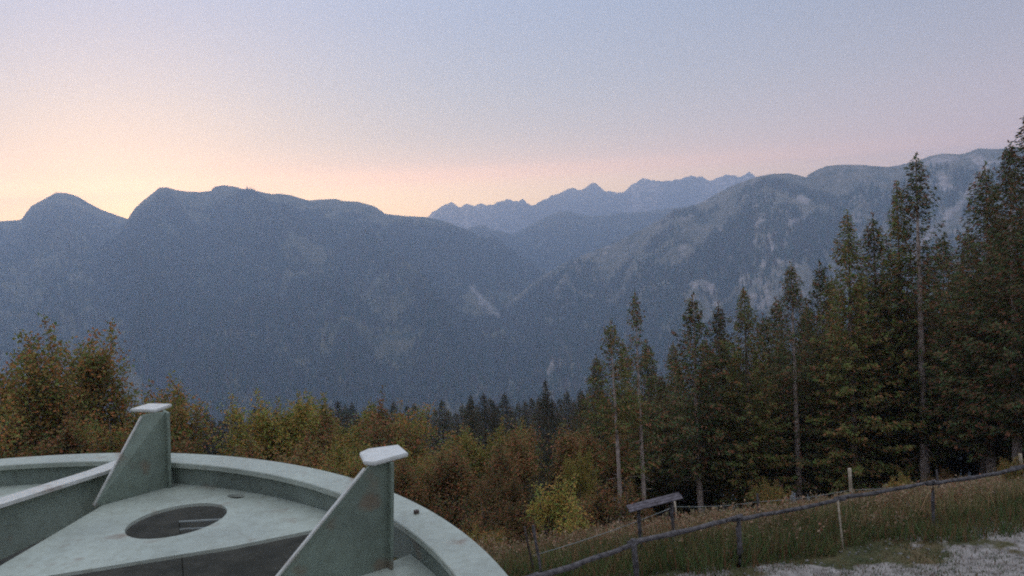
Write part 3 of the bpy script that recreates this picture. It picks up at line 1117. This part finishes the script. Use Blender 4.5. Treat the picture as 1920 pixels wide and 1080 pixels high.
for px, py, d in [(1240, 700, 47), (1262, 640, 55), (1325, 640, 54), (1430, 590, 50), (1455, 560, 56), (1512, 570, 49), (1560, 520, 56),
                  (1610, 520, 52), (1655, 500, 54), (1740, 480, 56), (1795, 500, 52), (1815, 430, 47), (1870, 400, 50), (1915, 380, 48),
                  (1950, 420, 45), (1990, 260, 40), (2050, 300, 42), (1220, 760, 52), (1285, 740, 50), (1375, 660, 52), (1415, 700, 47), (1225, 690, 58), (1270, 680, 60), (1310, 700, 48), (1465, 640, 47), (1530, 620, 46), (1575, 600, 50),
                  (1640, 620, 47), (1700, 560, 50), (1780, 600, 46), (1835, 560, 44), (1890, 520, 42), (1180, 720, 56), (1130, 740, 54), (1355, 620, 58),
                  (1500, 640, 62), (1560, 640, 64), (1620, 600, 60), (1680, 600, 63),
                  (1745, 610, 60), (1800, 600, 62), (1860, 560, 58), (1920, 520, 56), (1975, 520, 54), (1440, 660, 63), (1395, 690, 64)]:
    put(SPR[rs.choice([0, 1, 2, 0])], px, py, d, 'dark spruce merged with its neighbours in the right hand stand', 'spruce',
        'inner spruces of the right hand stand', wid=rs.uniform(.9, 1.15))

for px, py, d, lab in [(1118, 665, 47, 'short green spruce left of the leftmost bare trunk'), (1168, 640, 49, 'short spruce between the two bare pale trunks'),
                       (1212, 640, 50, 'short spruce just right of the second bare pale trunk'),
                       (1092, 735, 52, 'low dark spruce at the left end of the right hand stand')]:
    put(SPR[rs.choice([0, 1, 3])], px, py, d, lab, 'spruce', wid=1.0)

# the left-hand broadleaf tree and its company
put(BL[3], 112, 572, 40, 'tall airy rust tinged broadleaf tree at the left above the wheel', 'tree', wid=1.1)
put(BL[3], 40, 650, 38, 'rusty broadleaf tree cut by the left edge of the picture', 'tree', wid=1.1)
put(BL[0], 215, 650, 44, 'orange brown broadleaf tree right of the tall airy one', 'tree', wid=1.0)
put(BL[3], 285, 688, 42, 'low orange tinged broadleaf tree behind the left upright of the wheel', 'tree', wid=1.1)
put(BL[2], -40, 640, 42, 'dark broadleaf tree mostly outside the left edge of the picture', 'tree', wid=1.0)
put(BL[1], 530, 708, 44, 'olive broadleaf tree with a loose orange top right of the left upright', 'tree', wid=1.0)
put(BL[1], 588, 712, 46, 'small thin topped broadleaf tree beside the olive one', 'tree', wid=.9)
put(BL[1], 640, 728, 50, 'rounded olive broadleaf tree above the far rim of the wheel', 'tree', wid=1.2)
put(BL[2], 700, 735, 46, 'dark broadleaf tree just left of the right hand head plate', 'tree', wid=1.2)
put(BL[0], 808, 728, 46, 'orange tipped broadleaf tree above and right of the right hand head plate', 'tree', wid=1.15)
put(BL[1], 905, 772, 44, 'olive broadleaf tree in front of two dark conifers', 'tree', wid=1.1)
put(BL[2], 985, 775, 42, 'dark reddish broadleaf tree below the solitary conifer top', 'tree', wid=1.2)
put(BL[2], 860, 815, 38, 'low dark red broadleaf tree behind the right shoulder of the rim', 'tree', wid=1.4)
put(BL[1], 1072, 828, 32, 'bright olive yellow broadleaf tree left of the bare trunked spruce', 'tree', wid=.75)
put(BL[2], 1100, 780, 44, 'dark broadleaf tree at the foot of the leftmost spruce', 'tree', wid=1.1)
put(BL[0], 400, 865, 42, 'low rusty broadleaf tree between the left upright and the olive tree', 'tree', wid=1.3)
put(BL[1], 345, 795, 40, 'low olive broadleaf tree touching the left upright', 'tree', wid=.8)
for px, py, d, p, lab in [(760, 830, 37, 2, 'dark low tree right behind the right hand head plate'),
                          (640, 830, 38, 0, 'rusty low tree showing over the rim left of the right hand upright'),
                          (540, 800, 40, 2, 'dark low tree under the olive tree with the orange top'),
                          (460, 872, 38, 1, 'olive low tree touching the highest stretch of the far rim'),
                          (130, 740, 36, 0, 'rusty low tree below the tall airy one at the left'),
                          (230, 760, 37, 2, 'dark low tree seen left of the left head plate'),
                          (30, 760, 35, 2, 'dark low tree at the left edge just above the rim'),
                          (930, 880, 34, 2, 'dark low tree beyond the right shoulder of the rim'),
                          (-60, 700, 36, 0, 'rusty low tree almost wholly outside the left edge'),
                          (700, 800, 40, 1, 'olive low tree left of the right hand head plate, in front of the dark tree'),
                          (600, 790, 42, 0, 'rusty low tree under the rounded olive tree'),
                          (820, 830, 40, 0, 'rusty low tree below the orange tipped one')]:
    put(BL[p], px, py, d, lab, 'tree', 'thicket trees behind the rim of the wheel', wid=1.25)

# conifers farther down the slope
put(FARS[1], 1022, 712, 78, 'solitary dark conifer top rising above the thicket in the middle', 'conifer')
put(FARS[0], 882, 738, 84, 'left one of two dark conifers above the olive broadleaf tree', 'conifer')
put(FARS[2], 925, 752, 86, 'right one of two dark conifers above the olive broadleaf tree', 'conifer')
for px in range(-160, 1300, 13):
    d = rs.uniform(78, 150)
    py = 768 - (px - 400) * .045 + rs.uniform(-8, 26)
    put(rs.choice(FARS), px, py, d, 'dark conifer down the slope, its top just above the thicket', 'conifer',
        'conifers down the slope behind the thicket', wid=1.3)

# bushes along the meadow edge
for px, py, d, p, lab in [(1010, 915, 27, 0, 'low olive bush beside the leaning dark stake'), (905, 985, 24, 2, 'rusty bush right of the pale rim'),
                          (1060, 945, 30, 1, 'dark bush in front of the bright olive yellow tree'), (960, 940, 29, 1, 'dark red bush between rim and olive bush'),
                          (850, 930, 30, 1, 'dark bush hugging the rim where it curves down'), (1125, 900, 36, 1, 'dark bush at the foot of the leftmost bare trunk'),
                          (1450, 905, 36, 2, 'rusty bush in the grass left of the pale stake'), (1180, 925, 37, 1, 'dark bush right behind the grey board'),
                          (1690, 893, 32, 2, 'reddish bush behind the wire right of the pale stake'), (1895, 865, 27, 2, 'rusty bush at the right end of the wire fence'),
                          (1590, 868, 47, 1, 'dark bush under the olive green spruce'), (1655, 862, 48, 1, 'dark bush left of the tallest spruce'),
                          (1740, 855, 47, 1, 'dark bush right of the tallest spruce, under the crowns'), (1790, 848, 46, 1, 'dark bush left of the nearly black spruce'),
                          (1840, 842, 45, 1, 'dark bush under the nearly black spruce'), (1765, 880, 40, 1, 'low dark bush on the slope below the scree gully'),
                          (1900, 835, 42, 1, 'dark bush under the spruce at the right edge')]:
    x, y, z = top_at(px, py, d)
    plant(BUSH[p], x, y, top_z=max(z, float(ground_z(x, y)) + .9), label=lab, cat='bush', wid=1.2)


# ------------------------------------------------------------------ rail fence
def log_tube(p, q_, r, seed, n=9, sides=8, bow=.03):
    rg = random.Random(seed)
    p, q_ = Vector(p), Vector(q_)
    pts, rr = [], []
    for i in range(n):
        f = i / (n - 1)
        pts.append(p.lerp(q_, f) + Vector((rg.uniform(-1, 1) * .012, rg.uniform(-1, 1) * .012, -bow * math.sin(math.pi * f) + rg.uniform(-1, 1) * .01)))
        rr.append(r * rg.uniform(.86, 1.12) * (1.08 - .16 * f))
    return tube(pts, rr, sides)


fence = thing('rail_fence', 'weathered wooden fence with a single round rail between gravel and meadow', 'fence', tuple(at_z(1187, 1020, 0)))
fo = Vector(fence.location)
rail_px = [(800, 1160), (1000, 1082), (1187, 1018), (1383, 971), (1575, 935), (1745, 905), (1905, 878), (2100, 850)]
rp = [at_z(px, py, 1.0) for px, py in rail_px]
rp[0] = rp[1] + (rp[1] - rp[2]) * 1.6
for i in range(len(rp) - 1):
    off = Vector((0, .02 * (-1) ** i, .012 * (-1) ** i))
    a, b_ = rp[i] + off, rp[i + 1] + off
    ex = (b_ - a).normalized() * .12
    mesh_vq('rail', log_tube(a - ex - fo, b_ + ex - fo, .056 if i < 3 else .045, i), M_WOOD, fence)
for i, p in enumerate(rp[1:]):
    if i in (3, 5):
        continue
    gz = float(ground_z(p.x, p.y))
    lean = Vector((.05 if i % 2 else -.02, .02, 0))
    q0 = Vector((p.x, p.y - .12, gz - .2)) + lean
    q1 = Vector((p.x, p.y - .12, 1.07 + (.05 if i % 2 else 0)))
    mesh_vq('post', log_tube(q0 - fo, q1 - fo, (.058 if i < 3 else .04), 30 + i, 6, 8, 0), M_WOOD, fence)

wf = thing('wire_fence', 'thin pale wire fence on slim stakes behind the rail fence', 'fence', (at_z(1265, 1000, 0).x, at_z(1265, 1000, 0).y, 0))
wo_ = Vector(wf.location)
stakes = [(1000, 985, 18.5, 1.0, .030, M_WOOD), (1265, 940, 21.5, 1.1, .026, M_WOOD_PALE), (1420, 925, 23.0, 1.1, .03, M_WOOD),
          (1593, 879, 24.5, 1.45, .05, M_WOOD_PALE), (1757, 880, 26.0, 1.2, .03, M_WOOD), (1913, 852, 27.0, 1.2, .055, M_WOOD_PALE), (2100, 820, 29, 1.3, .04, M_WOOD_PALE)]
tops = []
for i, (px, py, d, h, r, mt) in enumerate(stakes):
    p = at_y(px, py, d)
    gz = float(ground_z(p.x, p.y))
    base = Vector((p.x + (.15 if i == 0 else .06), p.y, gz - .15))
    mesh_vq('stake', log_tube(base - wo_, p - wo_, r, 60 + i, 5, 7, 0), mt, wf)
    tops.append(p)
wire_px = [(1000, 1042, 18.5), (1265, 950, 21.5), (1420, 941, 23.0), (1593, 919, 24.5), (1757, 903, 26.0), (1913, 880, 27.0), (2100, 850, 29)]
wp = [at_y(*w) for w in wire_px]
for i in range(len(wp) - 1):
    pts = []
    for k in range(9):
        f = k / 8
        p = wp[i].lerp(wp[i + 1], f)
        p.z -= .05 * math.sin(math.pi * f)
        pts.append(p - wo_)
    mesh_vq('wire', tube(pts, [.008] * 9, 5), M_MAST, wf)

# slim stake in front of the rail
sp_ = thing('marker_stake', 'thin pale leaning stake in the grass this side of the rail', 'stake', tuple(at_y(1580, 1005, 19.2)))
sp_.location.z = float(ground_z(sp_.location.x, sp_.location.y))
t1 = at_y(1570, 938, 19.2)
mesh_vq('shaft', log_tube(Vector((0, 0, -.1)), t1 - Vector(sp_.location), .022, 90, 5, 6, 0), M_WOOD_PALE, sp_)
mesh_vq('tip', tube([t1 - Vector(sp_.location), t1 - Vector(sp_.location) + Vector((0, 0, .03))], [.026, .02], 6), M_WOOD, sp_)

# dark leaning stake near the wheel
ds = thing('leaning_stake', 'dark thin leaning stake in the meadow right of the wheel', 'stake', tuple(at_y(1003, 1062, 19)))
ds.location.z = float(ground_z(ds.location.x, ds.location.y))
t2 = at_y(983, 988, 19)
mesh_vq('shaft', log_tube(Vector((0, 0, -.1)), t2 - Vector(ds.location), .026, 91, 5, 6, 0), M_BARK_DARK, ds)

# lectern board
bc = [at_y(px, py, d) for px, py, d in ((1174, 947, 20.35), (1272, 922, 20.55), (1281, 934, 20.2), (1181, 960, 20.0))]
lb = thing('lectern_board', 'weathered grey sloping board on a short post beyond the rail', 'board')
mid = (bc[0] + bc[1] + bc[2] + bc[3]) / 4
lb.location = (mid.x, mid.y, float(ground_z(mid.x, mid.y)))
lo = Vector(lb.location)
nn_ = (bc[1] - bc[0]).cross(bc[3] - bc[0]).normalized()
if nn_.z < 0:
    nn_ = -nn_
for k in range(3):                              # three planks side by side
    f0, f1 = k / 3 + .012, (k + 1) / 3 - .012
    bm = bmesh.new()
    q4 = [bc[0].lerp(bc[3], f0), bc[1].lerp(bc[2], f0), bc[1].lerp(bc[2], f1), bc[0].lerp(bc[3], f1)]
    up_ = [bm.verts.new(p - lo + nn_ * .0) for p in q4]
    dn_ = [bm.verts.new(p - lo - nn_ * .022) for p in q4]
    bm.faces.new(up_); bm.faces.new(dn_[::-1])
    for i in range(4):
        bm.faces.new((up_[i], dn_[i], dn_[(i + 1) % 4], up_[(i + 1) % 4]))
    bmesh.ops.recalc_face_normals(bm, faces=bm.faces)
    bevel_all(bm, .005)
    mesh_bm('plank', bm, M_WOOD_DARK, lb)
for u_ in (.2, .82):
    pt = bc[0].lerp(bc[1], u_).lerp(bc[3].lerp(bc[2], u_), .5) - nn_ * .04 - lo
    mesh_vq('post', log_tube((pt.x, pt.y, -.2), pt, .045, int(u_ * 100), 5, 8, 0), M_WOOD, lb)


# ------------------------------------------------------------------ meadow
def blades(name, n_, area, h0, h1, w, mat, seed, label, lean=.35, cond=None, clump=None, cat='grass'):
    rg = np.random.default_rng(seed)
    x = rg.uniform(area[0], area[1], n_)
    y = rg.uniform(area[2], area[3], n_)
    if clump:
        dn = fbm(x / clump, y / clump, seed + 3, 3)
        k = dn + rg.random(n_) * .25 > .58
        x, y = x[k], y[k]
    if cond is not None:
        k = cond(x, y, rg)
        x, y = x[k], y[k]
    N = len(x)
    z = ground_z(x, y)
    d = np.hypot(x, y)
    h = rg.uniform(h0, h1, N) * (.35 + 1.2 * fbm(x / 1.7, y / 1.7, seed + 8, 3)) * np.interp(d, [0, 20, 30], [1, 1, .5])
    a = rg.uniform(0, 6.28, N)
    ww = w * rg.uniform(.6, 1.4, N)
    b0 = np.stack([x - np.cos(a) * ww, y - np.sin(a) * ww, z - .02], -1)
    b1 = np.stack([x + np.cos(a) * ww, y + np.sin(a) * ww, z - .02], -1)
    lx, ly = rg.normal(0, lean, N) * h, rg.normal(0, lean, N) * h
    tp = np.stack([x + lx, y + ly, z + h], -1)
    V = np.stack([b0, b1, tp], 1).reshape(-1, 3)
    F = (np.arange(N) * 3)[:, None] + np.arange(3)[None]
    o = mesh_np(name, V, F, mat)
    o['kind'] = 'stuff'
    o['label'] = label
    o['category'] = cat


edge = lambda x: 18.0 + .20 * x
blades('meadow_grass', 170000, (-9, 24, 14, 44), .30, .80, .016, M_GRASS, 5, 'tall dry meadow grass beyond the rail fence',
       cond=lambda x, y, r: (y > edge(x) + 1.3 + (fbm(x / 2.1, y / 2.1, 31, 3) - .45) * 3.2) & (y > 15.5 + .30 * x * .5) & (r.random(len(x)) < np.clip(1.5 - (y - 18) / 30, .15, 1)))
blades('verge_grass', 80000, (-2, 17, 13.5, 24), .06, .55, .013, M_GRASS_GREEN, 6, 'short dark green grass between gravel and rail',
       cond=lambda x, y, r: (y > edge(x) - .25 + (fbm(x / 1.3, y / 1.3, 77, 3) - .5) * 2.2))
blades('meadow_green', 90000, (-6, 24, 14.5, 34), .15, .55, .016, M_GRASS_GREEN, 9, 'darker green patches in the meadow and along the bank', clump=1.6,
       cond=lambda x, y, r: (y > edge(x) + .1))
blades('yard_grass', 30000, (2, 14, 13.5, 20), .03, .10, .010, M_GRASS_GREEN, 7, 'scattered grass tufts in the gravel yard', clump=1.1,
       cond=lambda x, y, r: (y < edge(x) + .5))


def weeds(n_, seed, cond, h0, h1, label):
    """stalks with seed heads"""
    rg = np.random.default_rng(seed)
    x, y = rg.uniform(-2, 22, n_), rg.uniform(16, 36, n_)
    k = (fbm(x / 1.4, y / 1.4, seed, 3) + rg.random(n_) * .2 > .60) & cond(x, y)
    x, y = x[k], y[k]
    N = len(x)
    z = ground_z(x, y)
    h = rg.uniform(h0, h1, N) * np.interp(np.hypot(x, y), [0, 20, 27], [.9, .85, .35])
    base = np.stack([x, y, z], -1)
    tip = base + np.stack([rg.normal(0, .10, N), rg.normal(0, .10, N), h], -1)
    sd = np.stack([np.full(N, .006), np.zeros(N), np.zeros(N)], -1)
    V1 = np.stack([base - sd, base + sd, tip + sd * .5, tip - sd * .5], 1).reshape(-1, 3)
    m_ = 7
    f = rg.uniform(.45, 1.05, (N, m_))
    c = base[:, None] + (tip - base)[:, None] * f[..., None] + rg.normal(0, .045, (N, m_, 3))
    d = unit(rg.normal(0, 1, (N, m_, 3)) + np.array([0, 0, .6]))
    e = unit(np.cross(d, rg.normal(0, 1, (N, m_, 3))))
    ln = rg.uniform(.02, .055, (N, m_, 1))
    V2 = np.stack([c - d * ln, c + e * ln * .5, c + d * ln, c - e * ln * .5], 2).reshape(-1, 3)
    V = np.concatenate([V1, V2])
    F = np.arange(len(V)).reshape(-1, 4)
    o = mesh_np('tall_weeds', V, F, M_WEED)
    o['kind'] = 'stuff'
    o['label'] = label
    o['category'] = 'weeds'


weeds(26000, 15, lambda x, y: y > edge(x) + 1.8, .6, 1.25, 'tan seeded weeds along the wire fence')
weeds(9000, 16, lambda x, y: y > edge(x) + .2, .25, .7, 'low rusty weeds scattered over the bank')

# loose stones on the gravel
rg = np.random.default_rng(99)
N = 1500
x, y = rg.uniform(2.5, 13, N), rg.uniform(14, 20.4, N)
k = (y < edge(x) + .3)
x, y = x[k], y[k]
N = len(x)
z = ground_z(x, y)
oct_ = np.array([[1, 0, 0], [0, 1, 0], [-1, 0, 0], [0, -1, 0], [0, 0, .8], [0, 0, -.6]], float)
s = (rg.random(N) ** 3 * .035 + .012)[:, None, None]
V = oct_[None] * s * rg.uniform(.6, 1.3, (N, 6, 1)) + np.stack([x, y, z + .004], -1)[:, None]
fo_ = np.array([[0, 1, 4], [1, 2, 4], [2, 3, 4], [3, 0, 4], [1, 0, 5], [2, 1, 5], [3, 2, 5], [0, 3, 5]])
F = (np.arange(N) * 6)[:, None, None] + fo_[None]
o = mesh_np('gravel', V.reshape(-1, 3), F.reshape(-1, 3), island_mat('gravel_stone', [(.12, .11, .10), (.22, .21, .20), (.16, .15, .14), (.28, .26, .25)], objvar=0))
o['kind'] = 'stuff'
o['label'] = 'loose pale gravel stones on the yard'
o['category'] = 'gravel'

# ------------------------------------------------------------------ air
hm = bpy.data.materials.new('haze_air')
hm.use_nodes = True
hn, hl = hm.node_tree.nodes, hm.node_tree.links
hn.remove(hn['Principled BSDF'])
pv = hn.new('ShaderNodeVolumePrincipled')
pv.inputs['Color'].default_value = (.62, .77, 1.0, 1)
pv.inputs['Density'].default_value = HAZE_DENSITY
pv.inputs['Anisotropy'].default_value = .55
hl.new(pv.outputs[0], hn['Material Output'].inputs['Volume'])
bm = bmesh.new()
bmesh.ops.create_cube(bm, size=1)
haze = mesh_bm('haze', bm, hm)
haze.location = (0, 2350, 56)
haze.scale = (16000, 10900, 1028)
haze['kind'] = 'stuff'
haze['label'] = 'thin blue evening haze in the valley air'
haze['category'] = 'haze'
